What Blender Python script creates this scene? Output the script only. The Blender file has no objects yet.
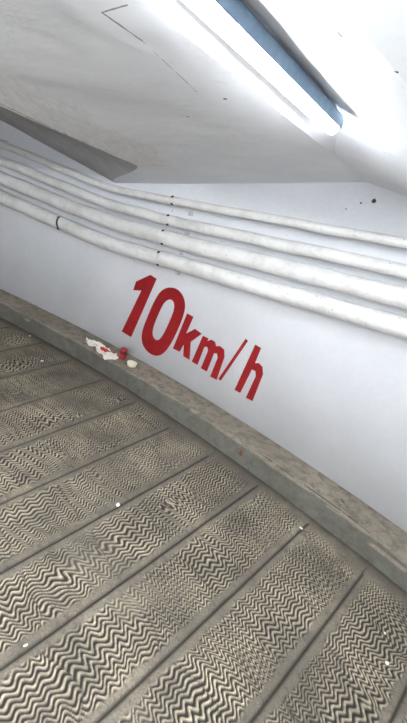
import bpy, bmesh, math, random
import numpy as np
from mathutils import Vector, Matrix
random.seed(7); rng = np.random.RandomState(11)
D = math.radians
scn = bpy.context.scene
COL = scn.collection

# ------------------------------------------------------------------ place
# A spiral car ramp. z is square to the ramp deck, the spiral's centre is C0,
# the outer wall stands at radius RW, the kerb's foot at radius RC.
CX, CY = -5.40342202, -6.97701654
RC, RW = 11.109257, 11.394724
TH0, DTH = 0.3622020, 0.0356626          # radial joints of the deck slabs
HK = 0.1465                               # kerb height
EYE = 1.6
def P(th, rad, z):                        # th in degrees
    a = D(th); return Vector((CX + rad*math.sin(a), CY + rad*math.cos(a), z))
A27 = D(27.0)
TX, TY = math.cos(A27), -math.sin(A27)    # along the wall
NX, NY = math.sin(A27), math.cos(A27)     # into the wall
WX, WY = CX + RW*NX, CY + RW*NY
def Q(s, d, z):                           # s along the wall, d out of the wall
    return Vector((WX + TX*s - NX*d, WY + TY*s - NY*d, z))

# ------------------------------------------------------------------ helpers
def tag(o, label=None, cat=None, group=None, kind=None):
    if label: o['label'] = label
    if cat: o['category'] = cat
    if group: o['group'] = group
    if kind: o['kind'] = kind
    return o
def link(name, me, mat, parent=None, smooth=False):
    o = bpy.data.objects.new(name, me); COL.objects.link(o)
    if mat: me.materials.append(mat)
    if smooth:
        for p in me.polygons: p.use_smooth = True
    if parent: o.parent = parent
    return o
def from_bm(name, bm, mat, parent=None, smooth=False, loc=None):
    me = bpy.data.meshes.new(name)
    bmesh.ops.recalc_face_normals(bm, faces=bm.faces[:])
    if loc is not None: bmesh.ops.translate(bm, vec=-Vector(loc), verts=bm.verts[:])
    bm.to_mesh(me); bm.free()
    o = link(name, me, mat, parent, smooth)
    if loc is not None: o.location = loc
    return o
def empty(name, loc=(0,0,0)):
    o = bpy.data.objects.new(name, None); COL.objects.link(o); o.location = loc
    o.empty_display_size = .1
    return o
def box(bm, mtx, size, bev=0.0):
    r = bmesh.ops.create_cube(bm, size=1.0)
    vs = r['verts']
    for v in vs: v.co = Vector((v.co.x*size[0], v.co.y*size[1], v.co.z*size[2]))
    if bev > 0:
        es = list({e for v in vs for e in v.link_edges})
        rr = bmesh.ops.bevel(bm, geom=es, offset=bev, segments=2, affect='EDGES', profile=.5)
        vs = list({v for f in rr['faces'] for v in f.verts} | {v for v in vs if v.is_valid})
    for v in vs: v.co = mtx @ v.co
def frame(origin, xaxis, zhint=(0,0,1)):
    x = Vector(xaxis).normalized(); z = Vector(zhint); z = (z - x*z.dot(x)).normalized(); y = z.cross(x)
    m = Matrix((x, y, z)).transposed().to_4x4(); m.translation = Vector(origin); return m
def sweep(bm, pts, rads, seg=24, cap=True):
    rings = []
    n = len(pts)
    for i, p in enumerate(pts):
        t = (pts[min(i+1, n-1)] - pts[max(i-1, 0)]).normalized()
        up = Vector((0,0,1)); a = t.cross(up).normalized(); b = a.cross(t).normalized()
        r = rads[i] if hasattr(rads, '__len__') else rads
        rings.append([bm.verts.new(p + (a*math.cos(k*2*math.pi/seg) + b*math.sin(k*2*math.pi/seg))*r) for k in range(seg)])
    for i in range(n-1):
        for k in range(seg):
            bm.faces.new((rings[i][k], rings[i][(k+1)%seg], rings[i+1][(k+1)%seg], rings[i+1][k]))
    if cap:
        bm.faces.new(rings[0]); bm.faces.new(rings[-1])

# value noise, numpy
_T = rng.rand(256, 256)
def vnoise(x, y, o=0):
    x = x + o*17.31; y = y + o*41.7
    xi = np.floor(x).astype(int); yi = np.floor(y).astype(int)
    fx = x - xi; fy = y - yi
    fx = fx*fx*fx*(fx*(fx*6-15)+10); fy = fy*fy*fy*(fy*(fy*6-15)+10)
    a = _T[xi & 255, yi & 255]; b = _T[(xi+1) & 255, yi & 255]
    c = _T[xi & 255, (yi+1) & 255]; d = _T[(xi+1) & 255, (yi+1) & 255]
    return ((a*(1-fx)+b*fx)*(1-fy) + (c*(1-fx)+d*fx)*fy)*2-1
def fbm(x, y, o=0, n=3):
    r = 0; a = 1.
    for i in range(n): r = r + a*vnoise(x*2**i, y*2**i, o+i*3); a *= .5
    return r
def sst(a, b, x):
    t = np.clip((x-a)/(b-a), 0, 1); return t*t*(3-2*t)

# ------------------------------------------------------------------ materials
class NT:
    def __init__(s, name, rough=.6, spec=.3):
        s.m = bpy.data.materials.new(name); s.m.use_nodes = True
        s.t = s.m.node_tree; s.n = s.t.nodes; s.l = s.t.links
        s.b = s.n['Principled BSDF']
        s.b.inputs['Roughness'].default_value = rough
        s.b.inputs['Specular IOR Level'].default_value = spec
        s.co = s.n.new('ShaderNodeNewGeometry').outputs['Position']
    def put(s, sock, v):
        if isinstance(v, bpy.types.NodeSocket): s.l.new(v, sock)
        else: sock.default_value = v
    def map(s, scale=(1,1,1), rot=(0,0,0), loc=(0,0,0)):
        n = s.n.new('ShaderNodeMapping'); s.l.new(s.co, n.inputs[0])
        n.inputs['Scale'].default_value = scale; n.inputs['Rotation'].default_value = rot; n.inputs['Location'].default_value = loc
        return n.outputs[0]
    def noise(s, scale, detail=4, rough=.55, vec=None, dist=0):
        n = s.n.new('ShaderNodeTexNoise'); s.l.new(vec or s.co, n.inputs['Vector'])
        n.inputs['Scale'].default_value = scale; n.inputs['Detail'].default_value = detail
        n.inputs['Roughness'].default_value = rough; n.inputs['Distortion'].default_value = dist
        return n.outputs['Fac']
    def voro(s, scale, feature='F1', vec=None):
        n = s.n.new('ShaderNodeTexVoronoi'); n.feature = feature; s.l.new(vec or s.co, n.inputs['Vector'])
        n.inputs['Scale'].default_value = scale
        return n.outputs['Distance']
    def ramp(s, v, stops, lin=True):
        n = s.n.new('ShaderNodeValToRGB'); s.l.new(v, n.inputs[0]); e = n.color_ramp.elements
        while len(e) < len(stops): e.new(.5)
        for i, (p, c) in enumerate(stops):
            e[i].position = p; e[i].color = (c, c, c, 1) if isinstance(c, (int, float)) else (*c, 1)
        return n.outputs[0]
    def mix(s, f, a, b, mode='MIX'):
        n = s.n.new('ShaderNodeMix'); n.data_type = 'RGBA'; n.blend_type = mode
        s.put(n.inputs[0], f)
        for sock, v in ((n.inputs[6], a), (n.inputs[7], b)):
            if isinstance(v, tuple) and len(v) == 3: v = (*v, 1)
            s.put(sock, v)
        return n.outputs[2]
    def math(s, op, a, b=0., c=None):
        n = s.n.new('ShaderNodeMath'); n.operation = op
        s.put(n.inputs[0], a); s.put(n.inputs[1], b)
        if c is not None: s.put(n.inputs[2], c)
        return n.outputs[0]
    def vm(s, op, a, b):
        n = s.n.new('ShaderNodeVectorMath'); n.operation = op
        s.put(n.inputs[0], a); s.put(n.inputs[1], b)
        return n.outputs['Value'] if op in ('DOT_PRODUCT', 'DISTANCE', 'LENGTH') else n.outputs[0]
    def near(s, a, r, wob=.0):       # 1 inside radius r of point a
        d = s.vm('DISTANCE', s.co, tuple(a))
        if wob: d = s.math('ADD', d, s.math('MULTIPLY', s.math('SUBTRACT', s.noise(60), .5), wob))
        return s.math('LESS_THAN', d, r)
    def line(s, a, b, w, wob=.01):   # 1 within w of the segment a-b
        a = Vector(a); b = Vector(b); L = (b-a).length; t = (b-a)/L
        q = s.vm('ADD', s.co, s.vm('SCALE_', s.co, (0,0,0))) if False else s.co
        pa = s.vm('SUBTRACT', q, tuple(a))
        h = s.math('MINIMUM', s.math('MAXIMUM', s.vm('DOT_PRODUCT', pa, tuple(t)), 0.), L)
        sc = s.n.new('ShaderNodeVectorMath'); sc.operation = 'SCALE'; sc.inputs[0].default_value = tuple(t); s.l.new(h, sc.inputs['Scale'])
        d = s.vm('LENGTH', s.vm('SUBTRACT', pa, sc.outputs[0]), (0,0,0))
        if wob: d = s.math('ADD', d, s.math('MULTIPLY', s.math('SUBTRACT', s.noise(25), .5), wob))
        return s.math('LESS_THAN', s.math('ABSOLUTE', d), w)
    def col(s, c): s.put(s.b.inputs['Base Color'], c if not (isinstance(c, tuple) and len(c) == 3) else (*c, 1))
    def rgh(s, v): s.put(s.b.inputs['Roughness'], v)
    def bump(s, h, dist=.01, strength=1.):
        n = s.n.new('ShaderNodeBump'); s.l.new(h, n.inputs['Height']); n.inputs['Distance'].default_value = dist
        n.inputs['Strength'].default_value = strength; s.l.new(n.outputs[0], s.b.inputs['Normal'])

def mat_wall():
    m = NT('white_wall_paint', .55, .3)
    c = m.ramp(m.noise(1.7, 5), [(.3, (.71,.72,.755)), (.7, (.79,.80,.83))])
    fine = m.noise(28, 4)
    c = m.mix(m.ramp(fine, [(.3, .0), (.75, .10)]), c, (.50,.50,.50))
    dots = m.math('LESS_THAN', m.voro(9), .045)
    gate = m.math('GREATER_THAN', m.noise(5), .62)
    c = m.mix(m.math('MULTIPLY', m.math('MULTIPLY', dots, gate), .8), c, (.12,.11,.10))
    m.col(c)
    # pitted above the pipes, smoother below
    pit = m.ramp(m.voro(30), [(.0, 0.), (.18, 1.)])
    h = m.math('ADD', m.math('MULTIPLY', m.noise(35, 6), .6), m.math('MULTIPLY', pit, .12))
    h = m.math('ADD', h, m.math('MULTIPLY', m.noise(4, 3), 2.0))
    m.bump(h, .004, .8)
    return m.m
def mat_ceiling():
    m = NT('white_ceiling_paint', .6, .3)
    c = m.ramp(m.noise(2.1, 5), [(.3, (.80,.82,.86)), (.7, (.86,.88,.915))])
    c = m.mix(m.ramp(m.noise(13, 6, .7), [(.60, .0), (.8, .35)]), c, (.42,.41,.40))
    dots = m.math('LESS_THAN', m.voro(7), .05)
    gate = m.math('GREATER_THAN', m.noise(4), .6)
    c = m.mix(m.math('MULTIPLY', dots, m.math('MULTIPLY', gate, .7)), c, (.15,.14,.13))
    for a, b, w in CRACKS:
        c = m.mix(m.math('MULTIPLY', m.line(a, b, w, .008), .75), c, (.13,.13,.14))
    for a, b, w in FLAKES:
        c = m.mix(m.line(a, b, w, .006), c, (.88,.88,.88))
    for a, r in SPOTS:
        c = m.mix(m.near(a, r, .012), c, (.10,.10,.11))
    m.col(c)
    st = m.noise(14, 5, .6, m.map(scale=(1, 1, 1)))
    h = m.math('ADD', m.math('MULTIPLY', st, .8), m.math('MULTIPLY', m.noise(3, 2), 2.5))
    m.bump(h, .004, .8)
    return m.m
def mat_rough_plaster():
    m = NT('peeling_plaster', .75, .2)
    # flakes and trowel streaks run along the beam
    streak = m.noise(9, 6, .65, m.map(scale=(5, 1.2, 1), rot=(0, 0, A27)), .4)
    c = m.ramp(streak, [(.30, (.70,.70,.71)), (.45, (.78,.79,.81)), (.66, (.87,.88,.90))])
    for a, b, w in EDGE_FLAKES:
        c = m.mix(m.math('MULTIPLY', m.line(a, b, w, .02), .8), c, (.33,.27,.18))
    m.col(c)
    m.bump(m.math('ADD', streak, m.math('MULTIPLY', m.noise(50, 4), .4)), .002, .6)
    return m.m
def mat_deck():
    m = NT('combed_concrete_deck', .72, .35)
    at = m.n.new('ShaderNodeAttribute'); at.attribute_name = 'grime'
    big = m.noise(1.6, 6, .65); mid = m.noise(9, 6, .7); fine = m.noise(90, 5, .7)
    base = m.ramp(big, [(.30, (.105,.089,.067)), (.52, (.205,.175,.131)), (.72, (.42,.362,.265))])
    base = m.mix(m.ramp(mid, [(.38, .7), (.60, 0.)]), base, (.115,.105,.088))
    base = m.mix(m.ramp(fine, [(.35, .45), (.6, 0.)]), base, (.10,.092,.078))
    base = m.mix(m.ramp(m.noise(26, 5, .7), [(.62, 0.), (.76, .6)]), base, (.50,.46,.38))
    cr = m.n.new('ShaderNodeAttribute'); cr.attribute_name = 'crest'
    base = m.mix(m.ramp(m.noise(170, 3, .7), [(.40, .55), (.58, 0.)]), base, (.075,.062,.045))
    worn = m.ramp(m.noise(3.2, 5, .6), [(.34, .15), (.62, .85)])
    base = m.mix(m.math('MULTIPLY', m.math('MULTIPLY', cr.outputs['Fac'], worn), m.ramp(m.noise(60, 5, .75), [(.35, .25), (.6, 1.)])), base, (.62,.53,.375))
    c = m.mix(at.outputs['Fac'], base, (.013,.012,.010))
    m.col(c)
    m.rgh(m.ramp(mid, [(.3, .62), (.7, .85)]))
    m.bump(m.math('ADD', m.math('MULTIPLY', fine, .6), mid), .003, .9)
    return m.m
def mat_kerb():
    m = NT('worn_kerb_concrete', .85, .2)
    big = m.noise(2.2, 6, .65); mid = m.noise(14, 6, .7); fine = m.noise(110, 4, .7)
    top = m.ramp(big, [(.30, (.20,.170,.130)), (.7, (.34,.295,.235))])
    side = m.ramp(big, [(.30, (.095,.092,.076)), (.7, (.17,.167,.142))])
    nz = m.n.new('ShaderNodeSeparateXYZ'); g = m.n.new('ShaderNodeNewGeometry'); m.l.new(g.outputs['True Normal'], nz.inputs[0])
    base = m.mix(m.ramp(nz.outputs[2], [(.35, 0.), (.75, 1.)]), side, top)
    base = m.mix(m.ramp(mid, [(.36, .65), (.55, 0.)]), base, (.085,.075,.062))
    base = m.mix(m.ramp(fine, [(.35, .4), (.6, 0.)]), base, (.10,.09,.075))
    chip = m.math('MULTIPLY', m.math('LESS_THAN', m.voro(16), .10), m.math('GREATER_THAN', m.noise(3.3), .53))
    base = m.mix(m.math('MULTIPLY', chip, .8), base, (.035,.03,.026))
    for a, b, w in KERB_CRACKS:
        base = m.mix(m.math('MULTIPLY', m.line(a, b, w, .022), .85), base, (.025,.021,.018))
    base = m.mix(m.line(STAIN, STAIN + Vector((.01, .02, .045)), .013, .03), base, (.13,.055,.018))
    m.col(base)
    m.bump(m.math('ADD', m.math('MULTIPLY', fine, .4), m.math('MULTIPLY', mid, 1.4)), .006, 1.)
    return m.m
def mat_pipe(name='pipe_paint'):
    m = NT(name, .5, .35)
    c = m.ramp(m.noise(5, 6, .7), [(.30, (.58,.57,.55)), (.55, (.74,.735,.72)), (.8, (.79,.785,.78))])
    c = m.mix(m.ramp(m.noise(22, 6, .75), [(.58, .0), (.78, .55)]), c, (.30,.27,.23))
    spk = m.math('MULTIPLY', m.math('LESS_THAN', m.voro(28), .10), m.math('GREATER_THAN', m.noise(7), .56))
    c = m.mix(m.math('MULTIPLY', spk, .75), c, (.10,.09,.08))
    m.col(c); m.bump(m.noise(40, 5, .65), .004, .9)
    return m.m
def flat(name, c, rough=.5, spec=.4, metal=0., var=.12, sc=30):
    m = NT(name, rough, spec); m.b.inputs['Metallic'].default_value = metal
    lo = tuple(x*(1-var) for x in c); hi = tuple(min(1, x*(1+var)) for x in c)
    m.col(m.ramp(m.noise(sc, 4), [(.3, lo), (.7, hi)])); return m.m
def mat_red():
    m = NT('red_wall_paint', .5, .35)
    c = m.ramp(m.noise(12, 5), [(.3, (.24,.007,.009)), (.7, (.32,.010,.013))])
    c = m.mix(m.ramp(m.noise(70, 4, .7), [(.60, 0.), (.78, .45)]), c, (.16,.006,.008))
    m.col(c); m.bump(m.noise(60, 4), .002, .6); return m.m
def mat_glow(strength):
    m = NT('lit_diffuser', .3, .5)
    m.col((.9,.9,.9)); m.b.inputs['Emission Color'].default_value = (.93,.965,1,1); m.b.inputs['Emission Strength'].default_value = strength
    return m.m
def mat_paper():
    m = NT('napkin_paper', .8, .2)
    c = m.ramp(m.noise(26, 3, .6), [(.3, (.72,.66,.56)), (.6, (.84,.81,.75))])
    for px, py, rr in ((103, 349, .030), (107, 351, .030), (113, 352, .024), (106, 346, .018), (96, 345, .014)):
        w_ = ray(px, py); X = w_*((HK+.012-EYE)/w_[2])
        c = m.mix(m.near((X[0], X[1], HK+.012), rr, .03), c, (.42,.03,.03))
    m.col(c); m.bump(m.noise(50, 3), .003, .6); return m.m

# ------------------------------------------------------------------ ceiling shape
def zP(s): return 1.536 + .2323*(s+1.0)
def s_ridge(d): return .945 - .065*np.clip(d, 0, 2.6)
def w_strip(d): return .150*sst(.55, 1.15, d) + .002
def s_edge(d): return -.43 + .125*np.clip(d, .3, 3) 
def s_fold(d):                             # measured from the curved wall, not from its chord
    s = -1.0
    for _ in range(6):
        k = sst(-.02, .60, d - s*s/(2*RW)); s = (-1.05)*(1-k) + s_edge(d)*k
    return s
def s_far(d):
    return np.maximum(1.316 + .42*(2.03-d), s_ridge(d)+w_strip(d)+.16)
def ceil_z(s, d):
    s = np.asarray(s, float); d = np.asarray(d, float) + 0*s
    sr = s_ridge(d); sv = sr + w_strip(d); sf = s_fold(d); se = s_far(d)
    fs = .10 + .20*sst(0, 1.5, d)
    zr = zP(sr); zv = zr + .50*(sv-sr)
    z = zP(s)
    z = np.where(s > sr, zr + .50*(s-sr), z)
    face = zv - fs*(s-sv)
    z = np.where(s > sv, face, z)
    ze = zv - fs*(se-sv)
    z = np.where(s > se, ze + .55*np.minimum(s-se, .55), z)
    kk = sst(-.02, .60, d - np.minimum(s, -.4)**2/(2*RW)); sf2 = np.where(s < sf, (-1.05)*(1-kk) + s_edge(d)*kk, sf); sf2 = np.maximum(sf2, s)
    m = .148 + (.05-.148)*sst(0, .8, d - s*s/(2*RW))
    z = np.where(s < sf, zP(sf2) + m*np.minimum(sf2-s, 2.6), z)
    return z
def ceil_hit(px, py):                     # a point of the ceiling seen in a given direction of the room
    w = ray(px, py); t = .2
    while t < 8:
        X = w*t; x, y, z = X[0], X[1], X[2]+EYE
        s = (x-WX)*TX + (y-WY)*TY; d = -((x-WX)*NX + (y-WY)*NY)
        if z >= float(ceil_z(s, d)): return (x, y, z)
        t += .004
    return (0, 0, 2)
RM = np.array([[0.9511177251197169, 0.3088285494624724, 0.0],
               [0.11020690494066526, -0.33941078602380864, 0.9341599201604078],
               [0.2884952531091178, -0.8884960581609834, -0.3568546532776341]])
FPX = 397.93
def ray(px, py):
    w = RM @ np.array([px-203.5, py-361.5, FPX]); return w/np.linalg.norm(w)
def on_wall(px, py, off=0.0):             # arc angle and height of a point on the outer wall
    w = ray(px, py); rad = RW-off
    a = w[0]**2+w[1]**2; b = -2*(w[0]*CX+w[1]*CY); c = CX*CX+CY*CY-rad*rad
    t = (-b+math.sqrt(b*b-4*a*c))/(2*a); X = w*t
    return math.degrees(math.atan2(X[0]-CX, X[1]-CY)), X[2]+EYE
CRACKS = [(ceil_hit(102,12), ceil_hit(142,40), .0035), (ceil_hit(102,12), ceil_hit(127,5), .003),
          (ceil_hit(142,40), ceil_hit(197,92), .0012), (ceil_hit(303,6), ceil_hit(312,13), .003), (ceil_hit(312,13), ceil_hit(309,14), .003)]
FLAKES = [(ceil_hit(129,124), ceil_hit(183,120), .0045)]
EDGE_FLAKES = [(ceil_hit(0,103), ceil_hit(58,130), .006), (ceil_hit(58,130), ceil_hit(118,157), .003)]
SPOTS = [(ceil_hit(340,36), .006), (ceil_hit(332,50), .005), (ceil_hit(338,33), .004), (ceil_hit(396,72), .004), (ceil_hit(225,99), .006)]
STAIN = P(31.82, RC, .075)
def kerb_pt(th, r): return P(th, RC+r, HK)
KERB_CRACKS = [(kerb_pt(29.6, .030), kerb_pt(31.4, .065), .002), (kerb_pt(31.4, .065), kerb_pt(31.9, .02), .002), (kerb_pt(32.6, .045), kerb_pt(36.2, .035), .0045),
               (kerb_pt(34.0, .06), kerb_pt(34.6, .09), .004), (kerb_pt(36.2, .03), kerb_pt(40, .028), .0025), (kerb_pt(25.6, .03), kerb_pt(26.3, .05), .003), (kerb_pt(35.4, .15), kerb_pt(35.7, .12), .004)]
M_WALL = mat_wall(); M_CEIL = mat_ceiling(); M_PLAS = mat_rough_plaster(); M_DECK = mat_deck(); M_KERB = mat_kerb()
M_PIPE = mat_pipe(); M_RED = mat_red()
M_BLACK = flat('black_bitumen', (.012,.012,.013), .6)
M_STEEL = flat('painted_steel', (.55,.55,.54), .45, .5)
M_DSTEEL = flat('dark_rusty_steel', (.045,.040,.038), .6, .4)
M_HOUS = flat('blue_grey_housing', (.25,.37,.50), .5, .4)
M_LIP_GLOW = mat_glow(.6)  # glow added to the lip of the lamp, no source of its own
M_GLOW = mat_glow(37.); M_FILL2 = mat_glow(115.); M_FILL2.name = 'lit_diffuser_added_near'; M_FILL4 = mat_glow(64.); M_FILL4.name = 'lit_diffuser_added_inner'; M_FILL3 = mat_glow(18.); M_FILL3.name = 'lit_diffuser_added_far'  # all but the first belong to added fill lights outside the view

# ------------------------------------------------------------------ setting
def build_ceiling():
    dv = np.concatenate([np.arange(-.9, 2.6, .04), np.arange(2.6, 5.6, .15)])
    base = np.concatenate([np.linspace(-5, -1.3, 24), ])
    # columns follow the folds so every arris stays crisp
    cols = []
    for d in dv:
        sf, sr = float(s_fold(d)), float(s_ridge(d)); sv = sr+float(w_strip(d)); se = float(s_far(d))
        ch = max(sf + .02, min(.12 - .10*sst(.6, 1.8, d)*1.0, sr-.3)) if False else None
        row = list(np.linspace(-6, sf-.3, 20)) + list(np.linspace(sf-.3, sf, 6)[1:]) + list(np.linspace(sf, sr, 40)[1:])
        row += list(np.linspace(sr, sv, 6)[1:]) + list(np.linspace(sv, se, 30)[1:]) + list(np.linspace(se, se+.55, 8)[1:]) + list(np.linspace(se+.55, 8., 14)[1:])
        cols.append(row)
    S = np.array(cols); Dd = np.repeat(dv[:, None], S.shape[1], 1)
    Z = ceil_z(S, Dd)
    # soften the valleys a little, arrises stay
    # hand-trowelled unevenness and a chipped lower arris
    Z += .004*fbm(S*2.3+9, Dd*2.3+5, 4)*sst(.0, .3, Dd+.2)
    n0, n1 = S.shape
    me = bpy.data.meshes.new('ceiling')
    X = WX + TX*S - NX*Dd; Y = WY + TY*S - NY*Dd
    co = np.stack([X, Y, Z], -1).reshape(-1, 3)
    idx = np.arange(n0*n1).reshape(n0, n1)
    q = np.stack([idx[:-1, :-1], idx[:-1, 1:], idx[1:, 1:], idx[1:, :-1]], -1).reshape(-1, 4)
    me.from_pydata(co.tolist(), [], q.tolist())
    o = link('ceiling', me, M_CEIL)
    me.materials.append(M_PLAS)
    me.materials.append(flat('grey_soffit', (.42,.42,.435), .8, .2, sc=9))  # soffit beyond the fold set in one darker grey
    # rough strip beside the lower arris
    for p in me.polygons:
        c = p.center; s = (c.x-WX)*TX+(c.y-WY)*TY; d = -((c.x-WX)*NX+(c.y-WY)*NY)
        lim = .10 - .06*max(0, 1.8-d)*1.2 + .03*math.sin(d*9)+.02*math.sin(d*23)
        if d > .55 and s_fold(d) < s < lim - .25*max(0, 1.0-d): p.material_index = 1
        if s < s_fold(d): p.material_index = 2
        p.use_smooth = False
    sol = o.modifiers.new('slab', 'SOLIDIFY'); sol.thickness = .18; sol.offset = -1 if me.polygons[0].normal.z > 0 else 1
    sol.offset = 1 if me.polygons[0].normal.z > 0 else -1
    tag(o, kind='structure')
    return o
ceiling = build_ceiling()

def arc_wall(name, rad, z0, z1, thick, t0, t1, mat, zs=1):
    bm = bmesh.new(); prev = None
    n = int((t1-t0)/.5)
    for i in range(n+1):
        th = t0+(t1-t0)*i/n
        ring = [bm.verts.new(P(th, rad, z0)), bm.verts.new(P(th, rad, z1)), bm.verts.new(P(th, rad+thick, z1)), bm.verts.new(P(th, rad+thick, z0))]
        if prev:
            for a in range(4): bm.faces.new((prev[a], prev[(a+1)%4], ring[(a+1)%4], ring[a]))
        else: bm.faces.new(ring)
        prev = ring
    bm.faces.new(prev)
    o = from_bm(name, bm, mat, smooth=False); tag(o, kind='structure'); return o
wo = arc_wall('wall_outer', RW, -.1, 2.75, .2, -8, 78, M_WALL)
for p in wo.data.polygons: p.use_smooth = abs(p.normal.z) < .5 and p.area > .05
wi = arc_wall('wall_inner', 7.15, -.1, 2.9, -.2, -8, 78, flat('bare_concrete', (.16,.155,.145), .8, .2, sc=6))

# deck: radial slabs, combed while wet into zigzag ridges
def deck_height(th, rad):
    k = (th - TH0)/DTH; ki = np.floor(k); fr = k-ki
    v = (fr-.5)*DTH*rad; hw = DTH*rad/2
    r0 = _T[(ki.astype(int)*7+3) & 255, 5]; r1 = _T[(ki.astype(int)*13+1) & 255, 9]
    u = rad + .012*np.sin(v*14+r0*9)
    # trowel passes across the slab, each with its own phase
    ub = u + .05*np.sin(v*5.0+r0*20) + .03*vnoise(v*8, u*2, 2) + r0*.6
    pi_ = np.floor(ub/.36); pf = ub/.36-pi_
    h1 = _T[(pi_.astype(int)*5+ki.astype(int)*11) & 255, 77]; h2 = _T[(pi_.astype(int)*3+ki.astype(int)*17) & 255, 131]
    px, py = u*1.0, th*10.
    lam = .050 + .018*h2
    wv = (u + .020*fbm(px*5, py*5, 1, 2))/lam + h1*7
    tri = 2*np.abs(wv - np.floor(wv+.5))*2-1
    zig = (.15*tri+.85*np.sin(np.pi*tri/2))*(.0085+.006*h1)*(1+.5*vnoise(px*6, py*6, 8))
    warp = .055*fbm(px*2.6, py*2.6, 5, 2) + .006*vnoise(px*14, py*14, 6)
    sw = vnoise(px*3.3+3, py*3.3, 12)
    warp = warp + .045*sst(.35, .8, sw)*np.sin(u*16+h2*8)
    ph = (v + zig + warp + h2*.05)/.0215
    w = np.sin(2*np.pi*ph)
    prof = sst(-.50, .25, w)                            # 1 ridge, 0 trough
    prof2 = 1-prof
    seam = np.exp(-((np.minimum(pf, 1-pf)*.36)/.006)**2)
    edge = hw - np.abs(v)
    m = sst(.030, .050, edge + .010*vnoise(u*22, v*22+ki*5, 3))
    m = m*sst(.05, .17, (RC - rad) + .05*vnoise(py*3, px*3, 9))
    wear = sst(-.75, -.25, fbm(px*3.1, py*3.1, 21, 3))   # places rubbed flat
    m = m*(.6+.4*wear)
    g = np.exp(-(( edge)/.0075)**2)*sst(.02+.10*r1, .06+.10*r1, RC-rad)  # joint
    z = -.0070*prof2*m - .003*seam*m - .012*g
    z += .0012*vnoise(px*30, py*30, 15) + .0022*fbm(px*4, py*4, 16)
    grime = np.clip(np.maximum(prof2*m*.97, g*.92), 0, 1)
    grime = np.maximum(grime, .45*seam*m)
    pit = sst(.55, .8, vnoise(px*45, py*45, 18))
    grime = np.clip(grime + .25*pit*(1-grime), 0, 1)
    # road dirt collects along the kerb
    grime = np.maximum(grime, .62*np.exp(-np.maximum(RC-rad-.01, 0)/.045))
    crest = sst(.1, .75, w)*m
    return z, grime, crest
def deck(name, t0, t1, r0, r1, step):
    nt = int(D(t1-t0)*(r0+r1)/2/step)+1; nr = int((r1-r0)/step)+1
    th = np.linspace(D(t0), D(t1), nt); ra = np.linspace(r0, r1, nr)
    T_, R_ = np.meshgrid(th, ra, indexing='ij')
    z, g, cr = deck_height(T_, R_)
    co = np.stack([CX+R_*np.sin(T_), CY+R_*np.cos(T_), z], -1).reshape(-1, 3).astype(np.float32)
    idx = np.arange(nt*nr).reshape(nt, nr)
    q = np.stack([idx[:-1, :-1], idx[:-1, 1:], idx[1:, 1:], idx[1:, :-1]], -1).reshape(-1, 4)[:, ::-1].astype(np.int32)
    me = bpy.data.meshes.new(name)
    me.vertices.add(len(co)); me.vertices.foreach_set('co', co.ravel())
    me.loops.add(q.size); me.loops.foreach_set('vertex_index', q.ravel())
    me.polygons.add(len(q)); me.polygons.foreach_set('loop_start', np.arange(0, q.size, 4, dtype=np.int32))
    me.polygons.foreach_set('use_smooth', np.ones(len(q), dtype=bool))
    at = me.attributes.new('grime', 'FLOAT', 'POINT'); at.data.foreach_set('value', g.ravel().astype(np.float32))
    at = me.attributes.new('crest', 'FLOAT', 'POINT'); at.data.foreach_set('value', cr.ravel().astype(np.float32))
    me.update(calc_edges=True); me.validate()
    o = link(name, me, M_DECK); tag(o, kind='structure'); return o
deck('floor', 13, 46, 8.9, RC+.015, .0042)
deck('floor', -8, 13, 8.9, RC+.015, .03)
deck('floor', 46, 78, 8.9, RC+.015, .03)
deck('floor', -8, 78, 7.10, 8.9, .03)

# kerb along the outer wall
def build_kerb():
    t0, t1, n = -8., 78., 0
    ths = np.concatenate([np.arange(-8, 13, .5), np.arange(13, 44, .07), np.arange(44, 78.1, .5)])
    prof = [(0.0, -.03), (-.002, .0), (.0, .02), (.001, .045), (.0, .07), (.001, .095), (.001, .122), (.002, .136), (.005, .1425), (.011, .1455),
            (.045, HK), (.08, HK), (.12, HK+.001), (.17, HK), (.22, HK+.001), (.30, HK+.002)]
    pr = np.array(prof)
    T2, K = np.meshgrid(ths, np.arange(len(prof)), indexing='ij')
    r = RC + pr[K, 0]; z = pr[K, 1].copy()
    s = D(1)*T2*RC
    amp = np.array([0,.002,.003,.003,.003,.003,.004,.006,.007,.006,.004,.003,.002,.002,.002,.002])[K]
    nz = fbm(s*6, K*.33, 31, 4)
    r = r + amp*nz*.8; z = z + amp*fbm(s*5, K*.4+7, 33, 4)*.6*(K > 6)
    # chips broken off the arris
    chip = sst(.38, .62, vnoise(s*7, K*.05, 35))*np.isin(K, (6, 7, 8, 9, 10))
    r = r + .016*chip; z = z - .014*chip
    # a shallow line struck in the top, back from the arris
    z = z - .004*np.exp(-((K-11)/.6)**2)*sst(-.2, .3, vnoise(s*1.1, 3+0*K, 37))
    co = np.stack([CX+r*np.sin(np.radians(T2)), CY+r*np.cos(np.radians(T2)), z], -1).reshape(-1, 3)
    a, b = T2.shape; idx = np.arange(a*b).reshape(a, b)
    q = np.stack([idx[:-1, :-1], idx[:-1, 1:], idx[1:, 1:], idx[1:, :-1]], -1).reshape(-1, 4)
    me = bpy.data.meshes.new('trim_1'); me.from_pydata(co.tolist(), [], q.tolist())
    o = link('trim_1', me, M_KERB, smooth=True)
    bm = bmesh.new(); bm.from_mesh(me); bmesh.ops.recalc_face_normals(bm, faces=bm.faces[:]); 
    if sum(f.normal.z for f in bm.faces) < 0: bmesh.ops.reverse_faces(bm, faces=bm.faces[:])
    bm.to_mesh(me); bm.free()
    tag(o, kind='structure'); return o
build_kerb()

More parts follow.
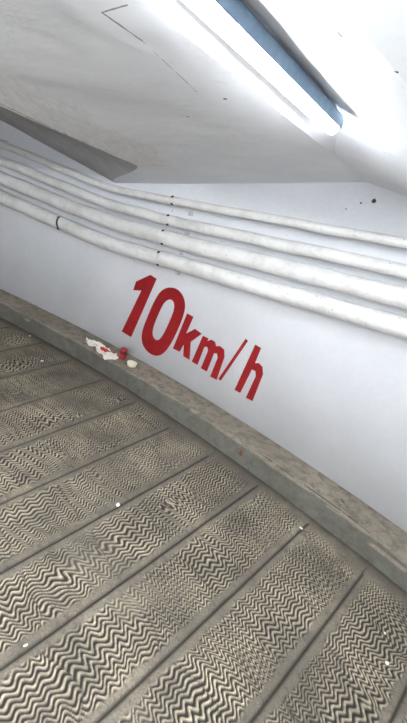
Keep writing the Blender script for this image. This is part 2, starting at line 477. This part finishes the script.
# drill holes in the wall above the pipes
for (px, py, r) in ((374, 201, .013), (361, 203, .006), (346, 209, .004)):
    th, z = on_wall(px, py); bm = bmesh.new()
    m = frame(P(th, RW-.0005, z), (math.cos(D(th)), -math.sin(D(th)), 0))
    vs = [bm.verts.new(m @ Vector((r*(1+.25*math.sin(k*2.3))*math.cos(k*math.pi/8), -.0005, r*(1+.2*math.cos(k*1.7))*math.sin(k*math.pi/8)))) for k in range(16)]
    f = bm.faces.new(vs); e = bmesh.ops.extrude_face_region(bm, geom=[f])
    for v in e['geom']:
        if isinstance(v, bmesh.types.BMVert): v.co -= Vector((math.sin(D(th)), math.cos(D(th)), 0))*.001
    from_bm('drill_hole', bm, M_BLACK, parent=wo)

# ------------------------------------------------------------------ pipes
PIPES = [
 ([(-6,1.75),(15.5,1.534),(19.2,1.500),(21.5,1.477),(22.8,1.490),(25.6,1.547),(29.8,1.637),(33.8,1.717),(36,1.76),(50,1.80)], .030, .130,
  'thinnest white pipe, topmost of the four along the wall', 'PVC'),
 ([(-6,1.67),(15.6,1.400),(20,1.362),(21.7,1.355),(23.1,1.362),(25.85,1.404),(30.1,1.496),(34.13,1.579),(36,1.615),(50,1.66)], .040, .130,
  'white painted pipe, second from the top of the four on the wall', ''),
 ([(-6,1.50),(15.7,1.248),(20,1.222),(21.8,1.224),(23.2,1.234),(26.05,1.273),(30.35,1.362),(34.45,1.447),(36,1.48),(50,1.52)], .059, .130,
  'thick white pipe, third from the top, between two other pipes', ''),
 ([(-6,1.30),(15.85,1.085),(19.1,1.062),(21.5,1.048),(22.8,1.053),(26.3,1.116),(30.7,1.204),(34.8,1.296),(36,1.315),(50,1.36)], .059, .130,
  'thick white pipe, lowest of the four, directly above the red lettering', ''),
]
def pipe_z(tab, th):
    xs = np.array([t[0] for t in tab]); ys = np.array([t[1] for t in tab])
    k = np.linspace(-1.4, 1.4, 15); w = np.exp(-(k/.8)**2); w /= w.sum()
    return float((np.interp(th+k, xs, ys)*w).sum())
def clamp_part(th, zc, r, off, parent, mat, dark=False):
    o = P(th, RW-off, zc); tx = Vector((math.cos(D(th)), -math.sin(D(th)), .21)).normalized()
    nx = Vector((math.sin(D(th)), math.cos(D(th)), 0)); up = tx.cross(nx); up = up if up.z > 0 else -up
    bm = bmesh.new(); rr = r+.0018; w = .011
    # strap hugging the front of the pipe, with two feet going back to the wall
    prof = [(off-.003, rr+.004)] + [(.0, rr)] + [(-rr*math.sin(a), rr*math.cos(a)) for a in np.linspace(0, math.pi, 15)[1:-1]] + [(.0, -rr)] + [(off-.003, -rr-.004)]
    rows = []
    for (n_, u_) in prof:
        base = o + nx*n_ + up*u_
        rows.append([bm.verts.new(base - tx*w), bm.verts.new(base + tx*w)])
    fs = [bm.faces.new((a[0], a[1], b[1], b[0])) for a, b in zip(rows, rows[1:])]
    bmesh.ops.solidify(bm, geom=fs, thickness=.0025)
    c = from_bm('clamp', bm, mat, parent)
    # bolt lugs above and below
    for sg in (1, -1):
        bm = bmesh.new()
        q = o + up*(sg*(rr*.80)) - nx*(rr*.62)
        m = frame(q, tx, up)
        box(bm, m, (.012, .014, .016), .002)
        m2 = frame(q - nx*.012, nx, up)
        sweep(bm, [q - nx*.020, q + nx*.004], .0045, 8)
        from_bm('bolt', bm, M_DSTEEL, c)
    if not dark:
        bm = bmesh.new()                                      # foot plate showing under the pipe
        q = P(th+.45, RW-.012, zc) + up*(-rr-.022)
        box(bm, frame(q, tx, up), (.034, .022, .030), .003)
        from_bm('foot_plate', bm, M_STEEL, c)
    return c
for i, (tab, r, off, lab, _) in enumerate(PIPES):
    bm = bmesh.new()
    ths = np.concatenate([np.arange(-6, 12, 1.), np.arange(12, 40, .25), np.arange(40, 48.1, 1.)])
    wob = [r*(1+.03*float(vnoise(np.array(t*1.3), np.array(i*7.)))) for t in ths]
    sag = [.003*float(vnoise(np.array(t*.8), np.array(i*5.+2))) for t in ths]
    pts = [P(t, RW-off, pipe_z(tab, t)+q) for t, q in zip(ths, sag)]
    sweep(bm, pts, wob, 28)
    loc = P(25, RW-off, pipe_z(tab, 25))
    o = from_bm('pipe', bm, M_PIPE, smooth=True)
    tag(o, lab, 'pipe', 'white pipes running along the ramp wall')
    cth = [25.3, 25.35, 25.35, 25.4][i]
    clamp_part(cth, pipe_z(tab, cth), r, off, o, M_PIPE)
    if i == 0: clamp_part(15.35, pipe_z(tab, 15.35), r, off, o, M_DSTEEL, True)
    if i == 3: clamp_part(19.75, pipe_z(tab, 19.75), r, off, o, M_DSTEEL, True)
    # joint sleeve of the thick pipes
# ------------------------------------------------------------------ painted lettering
def glyph(name, outer, inner, parent, scale, ox, oy):
    def cv(p): return on_wall(ox + p[0]/scale, oy + p[1]/scale)
    bm = bmesh.new()
    def loop(ps):
        return [bm.verts.new((*cv(p), 0)) for p in ps]
    lo = loop(outer); es = [bm.edges.new((lo[i], lo[(i+1) % len(lo)])) for i in range(len(lo))]
    if inner:
        li = loop(inner); es += [bm.edges.new((li[i], li[(i+1) % len(li)])) for i in range(len(li))]
    # to metres on the unrolled wall so the fill is regular
    for v in bm.verts: v.co = Vector((D(v.co.x)*RW, v.co.y, 0))
    bmesh.ops.triangle_fill(bm, edges=es, use_beauty=True, use_dissolve=False, normal=(0, 0, 1))
    for v in bm.verts:
        th = math.degrees(v.co.x/RW); v.co = P(th, RW-.0006, v.co.y)
    r = bmesh.ops.extrude_face_region(bm, geom=bm.faces[:])
    for v in r['geom']:
        if isinstance(v, bmesh.types.BMVert):
            dd = Vector((v.co.x-CX, v.co.y-CY, 0)).normalized(); v.co -= dd*.0012
    return from_bm(name, bm, M_RED, parent)
def smooth_loop(ps, n=2):
    for _ in range(n):
        q = []
        for i in range(len(ps)):
            a, b = ps[i], ps[(i+1) % len(ps)]
            q += [(a[0]*.75+b[0]*.25, a[1]*.75+b[1]*.25), (a[0]*.25+b[0]*.75, a[1]*.25+b[1]*.75)]
        ps = q
    return ps
sth, sz = on_wall(190, 340)
sign = empty('painted_speed_limit', P(sth, RW, sz))
bpy.context.view_layer.update()
def reparent(o):
    o.matrix_parent_inverse = sign.matrix_world.inverted(); return o
sg = []
sg.append(glyph('digit', [(206,50),(238,70),(108,367),(60,338),(160,130),(119,128),(133,84)], None, sign, 5.0875, 110, 265))
sg.append(glyph('digit', smooth_loop([(300,110),(352,124),(384,180),(380,245),(342,340),(296,428),(250,467),(200,452),(163,405),(160,345),(190,265),(222,190),(256,132)]),
      smooth_loop([(303,172),(325,184),(329,222),(298,300),(262,372),(236,386),(216,362),(219,318),(246,252),(274,192)]), sign, 5.0875, 110, 265))
sg.append(glyph('letter', [(70,34),(96,48),(66,116),(102,97),(130,117),(85,150),(80,223),(54,208),(57,160),(40,190),(12,177)], None, sign, 4.07, 170, 305))
sg.append(glyph('letter', [(134,125),(157,136),(153,146),(170,141),(184,150),(188,168),(204,167),(221,182),(222,212),(190,304),(164,291),(194,215),(192,198),(180,196),(150,271),(126,257),(155,186),(152,170),(140,171),(112,244),(89,230)], None, sign, 4.07, 170, 305))
sg.append(glyph('slash', [(308,137),(318,146),(207,308),(197,301)], None, sign, 4.07, 170, 305))
sg.append(glyph('letter', [(347,161),(371,175),(346,237),(362,236),(377,252),(379,282),(336,391),(309,377),(349,290),(348,270),(334,262),(286,358),(263,345)], None, sign, 4.07, 170, 305))
for o in sg: reparent(o)
tag(sign, 'red painted speed limit reading 10km/h on the white wall', 'painted sign')

# ------------------------------------------------------------------ ceiling light
def lamp_pt(d, z): return Q(1.022 - .10*(d-1.08), d, z)
def half_tube(bm, p0, p1, w, h, up):
    ax = (p1-p0).normalized(); side = ax.cross(up).normalized(); L = (p1-p0).length
    n = 14; stations = []
    R_ = .5*w
    for k in range(6):
        a = k/5*math.pi/2; stations.append((R_*.8*(1-math.sin(math.pi/2-a)) if False else R_*.8*(1-math.cos(a)), math.sin(a)))
    st = [(x, max(s, .12)) for x, s in stations]
    st = st + [(L-x, s) for x, s in reversed(st)]
    rings = []
    for x, s in st:
        rings.append([bm.verts.new(p0 + ax*x + side*(R_*s*math.cos(a)) - up*(h*s*math.sin(a))) for a in np.linspace(0, math.pi, n)])
    for a, b in zip(rings, rings[1:]):
        for k in range(n-1): bm.faces.new((a[k], a[k+1], b[k+1], b[k]))
        bm.faces.new((a[0], b[0], b[-1], a[-1]))
    bm.faces.new(rings[0]); bm.faces.new(rings[-1][::-1])
def make_light():
    p0 = lamp_pt(1.06, 1.998); p1 = lamp_pt(2.31, 1.998)
    mid = (p0+p1)/2
    root = empty('ceiling_light', mid)
    up = Vector((0,0,1)); ax = (p1-p0).normalized(); away = Vector((TX, TY, 0))
    bm = bmesh.new(); half_tube(bm, p0-mid, p1-mid, .046, .034, up)
    from_bm('diffuser', bm, M_GLOW, root, True)
    bm = bmesh.new()
    c = Vector((0,0,.016))
    box(bm, frame(c + away*.005, ax, up), ((p1-p0).length-.06, .062, .030), .006)
    h = from_bm('housing', bm, M_HOUS, root)
    bm = bmesh.new()                       # lip shielding the broad ceiling panel, glow added to brighten the strip
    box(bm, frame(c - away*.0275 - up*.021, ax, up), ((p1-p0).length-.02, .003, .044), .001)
    from_bm('diffuser_fill_lip', bm, M_LIP_GLOW, root)
    bm = bmesh.new()                       # and on the other side, bluish like the housing
    box(bm, frame(c + away*.038 - up*.013, ax, up), ((p1-p0).length-.06, .004, .032), .001)
    from_bm('reflector', bm, M_HOUS, root)
    for e, sgn in ((p0, 1), (p1, -1)):
        bm = bmesh.new()
        q = e - mid + ax*sgn*.045 + up*.012
        box(bm, frame(q, ax, up), (.016, .050, .022), .003)
        from_bm('clip', bm, M_STEEL, root)
    return root
L1 = make_light()
tag(L1, 'long lit tube light under the white ceiling, end rounded', 'ceiling light')
def copy_tree(o, parent=None):
    c = o.copy(); COL.objects.link(c); c.parent = parent
    for ch in [x for x in bpy.data.objects if x.parent == o]: copy_tree(ch, c)
    return c
def turned(root, th, loc):
    c = copy_tree(root); c.rotation_euler = (0, 0, -D(th)); c.location = loc; return c
FILL2 = turned(L1, 0, Q(2.2, 3.65, 2.12))  # added out of view to lift the right wall and ceiling panel
FILL3 = turned(L1, -18, P(8, 9.3, 1.78)); FILL3['label'] = 'added fill tube light, unseen beyond the left edge'  # added out of view to fill the left wall and pipes
FILL4 = turned(L1, 27-36+90, P(34, 7.24, 1.62)); FILL4['label'] = 'added fill tube light along the inner wall, unseen behind the viewer'  # added out of view to brighten the ceiling panel from the front
FILL2['label'] = 'added fill tube light below the ceiling, unseen behind the viewer'

for o, gm in ((FILL2, M_FILL2), (FILL3, M_FILL3), (FILL4, M_FILL4)):
    for c in o.children:
        if c.name.startswith('diffuser'): c.data = c.data.copy(); c.data.materials[0] = gm
# ------------------------------------------------------------------ litter on the kerb
def build_napkin():
    n0, n1 = 34, 20
    bm = bmesh.new(); g = []
    a0, a1 = 22.50, 24.62
    for i in range(n0):
        row = []
        for j in range(n1):
            u, v = i/(n0-1), j/(n1-1)
            th = a0 + (a1-a0)*u
            wdt = .105 + .055*u
            rad = RC + .035 + .070*(1-u) + wdt*(v-.30) + .010*math.sin(u*19+v*3)
            if u > .80: rad -= .03*(u-.80)*5*(1-v)
            th += .10*math.sin(v*7+u*4)
            cr = abs(float(fbm(np.array(u*7.), np.array(v*4.), 51, 3)))
            z = HK + .0055 + .018*cr*(.5+.5*math.sin(math.pi*u))
            row.append(bm.verts.new(P(th, rad, z)))
        g.append(row)
    for i in range(n0-1):
        for j in range(n1-1):
            if (i < 3 and (j < 4 or j > 13)) or (10 < i < 14 and j < 3) or (i > 29 and j > 14): continue
            bm.faces.new((g[i][j], g[i+1][j], g[i+1][j+1], g[i][j+1]))
    bmesh.ops.delete(bm, geom=[v for v in bm.verts if not v.link_faces], context='VERTS')
    o = from_bm('crumpled_napkin', bm, mat_paper(), loc=P(23.8, RC+.07, HK+.004))
    so = o.modifiers.new('paper', 'SOLIDIFY'); so.thickness = .0015
    tag(o, 'crumpled white paper napkin stained red, lying on the kerb', 'napkin')
build_napkin()
def lathe(name, prof, mat, parent=None, seg=32, smooth=True):
    bm = bmesh.new(); rings = []
    for r, z in prof: rings.append([bm.verts.new((r*math.cos(k*2*math.pi/seg), r*math.sin(k*2*math.pi/seg), z)) for k in range(seg)])
    for a, b in zip(rings, rings[1:]):
        for k in range(seg): bm.faces.new((a[k], a[(k+1)%seg], b[(k+1)%seg], b[k]))
    bm.faces.new(rings[0][::-1]); bm.faces.new(rings[-1])
    return from_bm(name, bm, mat, parent, smooth)
M_CAN = flat('red_can', (.42,.02,.022), .35, .5); M_CAND = flat('dark_can_band', (.06,.012,.016), .4, .5); M_CREAM = flat('cream_plastic', (.74,.68,.47), .45, .4)
can = empty('drink_can', P(24.68, RC+.150, HK+.004))
lathe('can_body', [(.026,.0),(.031,.004),(.033,.012),(.033,.078),(.031,.086),(.029,.088)], M_CAN, can)
lathe('label_band', [(.0332,.046),(.0337,.047),(.0337,.074),(.0332,.075)], M_CAND, can)
lathe('can_lid', [(.0295,.0872),(.0295,.0905),(.027,.0905),(.026,.0875)], M_CAND, can)
tag(can, 'small red can with a dark band standing on the kerb', 'can')
cup = empty('cream_tub', P(25.45, RC+.105, HK+.004))
lathe('tub_body', [(.034,.0),(.038,.003),(.042,.022),(.042,.028)], M_CREAM, cup)
lathe('tub_lid', [(.0435,.0265),(.045,.028),(.045,.034),(.041,.036),(.030,.0345)], flat('pale_lid', (.80,.76,.62), .45, .4), cup)
tag(cup, 'round cream plastic tub with lid on the kerb beside the red can', 'tub')

# loose chips of plaster on the deck
def chip(px, py, size, z=0.003):
    w = ray(px, py); X = w*((z-EYE)/w[2])
    bm = bmesh.new(); bmesh.ops.create_icosphere(bm, subdivisions=2, radius=size)
    for v in bm.verts:
        n = .35*float(vnoise(np.array(v.co.x*90+px), np.array(v.co.y*90+py)))
        v.co = Vector((v.co.x*(1.3+n), v.co.y*(.8+n), v.co.z*(.45+n*.4)))
    o = from_bm('plaster_chip', bm, M_CHIP); o.location = (X[0], X[1], size*.4); o.rotation_euler = (0, 0, px)
    return o
M_CHIP = flat('plaster_chips', (.72,.70,.66), .8, .2)
CH = [(30,336,.010,'white plaster chip on the dark deck near the left edge, close under the kerb'),
      (42,361,.011,'white plaster chip on the deck, slightly nearer than the one at the left kerb'),
      (301,528,.010,'white plaster chip where a deck joint ends near the kerb'),
      (387,663,.009,'white plaster chip among the zigzag ridges near the right edge'),
      (385,633,.006,'tiny pale chip in the rightmost deck slab, above a larger chip'),
      (118,505,.010,'pale chip lying in the middle of the deck left of centre'),
      (26,645,.007,'small pale chip beside a joint at the lower left')]
for px, py, sz_, lb in CH:
    tag(chip(px, py, sz_), lb, 'plaster chip', 'loose plaster chips on the deck')

# ------------------------------------------------------------------ light and camera
w = bpy.data.worlds.new('World'); scn.world = w; w.use_nodes = True
w.node_tree.nodes['Background'].inputs[0].default_value = (.80, .88, 1, 1)
w.node_tree.nodes['Background'].inputs[1].default_value = .08

cam = bpy.data.cameras.new('Camera'); co = bpy.data.objects.new('Camera', cam); COL.objects.link(co)
cam.sensor_fit = 'VERTICAL'; cam.sensor_height = 36; cam.lens = FPX/723*36; cam.clip_start = .02
m = Matrix(((RM[0,0], -RM[0,1], -RM[0,2], 0), (RM[1,0], -RM[1,1], -RM[1,2], 0), (RM[2,0], -RM[2,1], -RM[2,2], EYE), (0,0,0,1)))
co.matrix_world = m
scn.camera = co
scn.view_settings.view_transform = 'Standard'; scn.view_settings.look = 'None'
scn.view_settings.gamma = 1; scn.view_settings.use_curve_mapping = False
scn.view_settings.exposure = 1.9
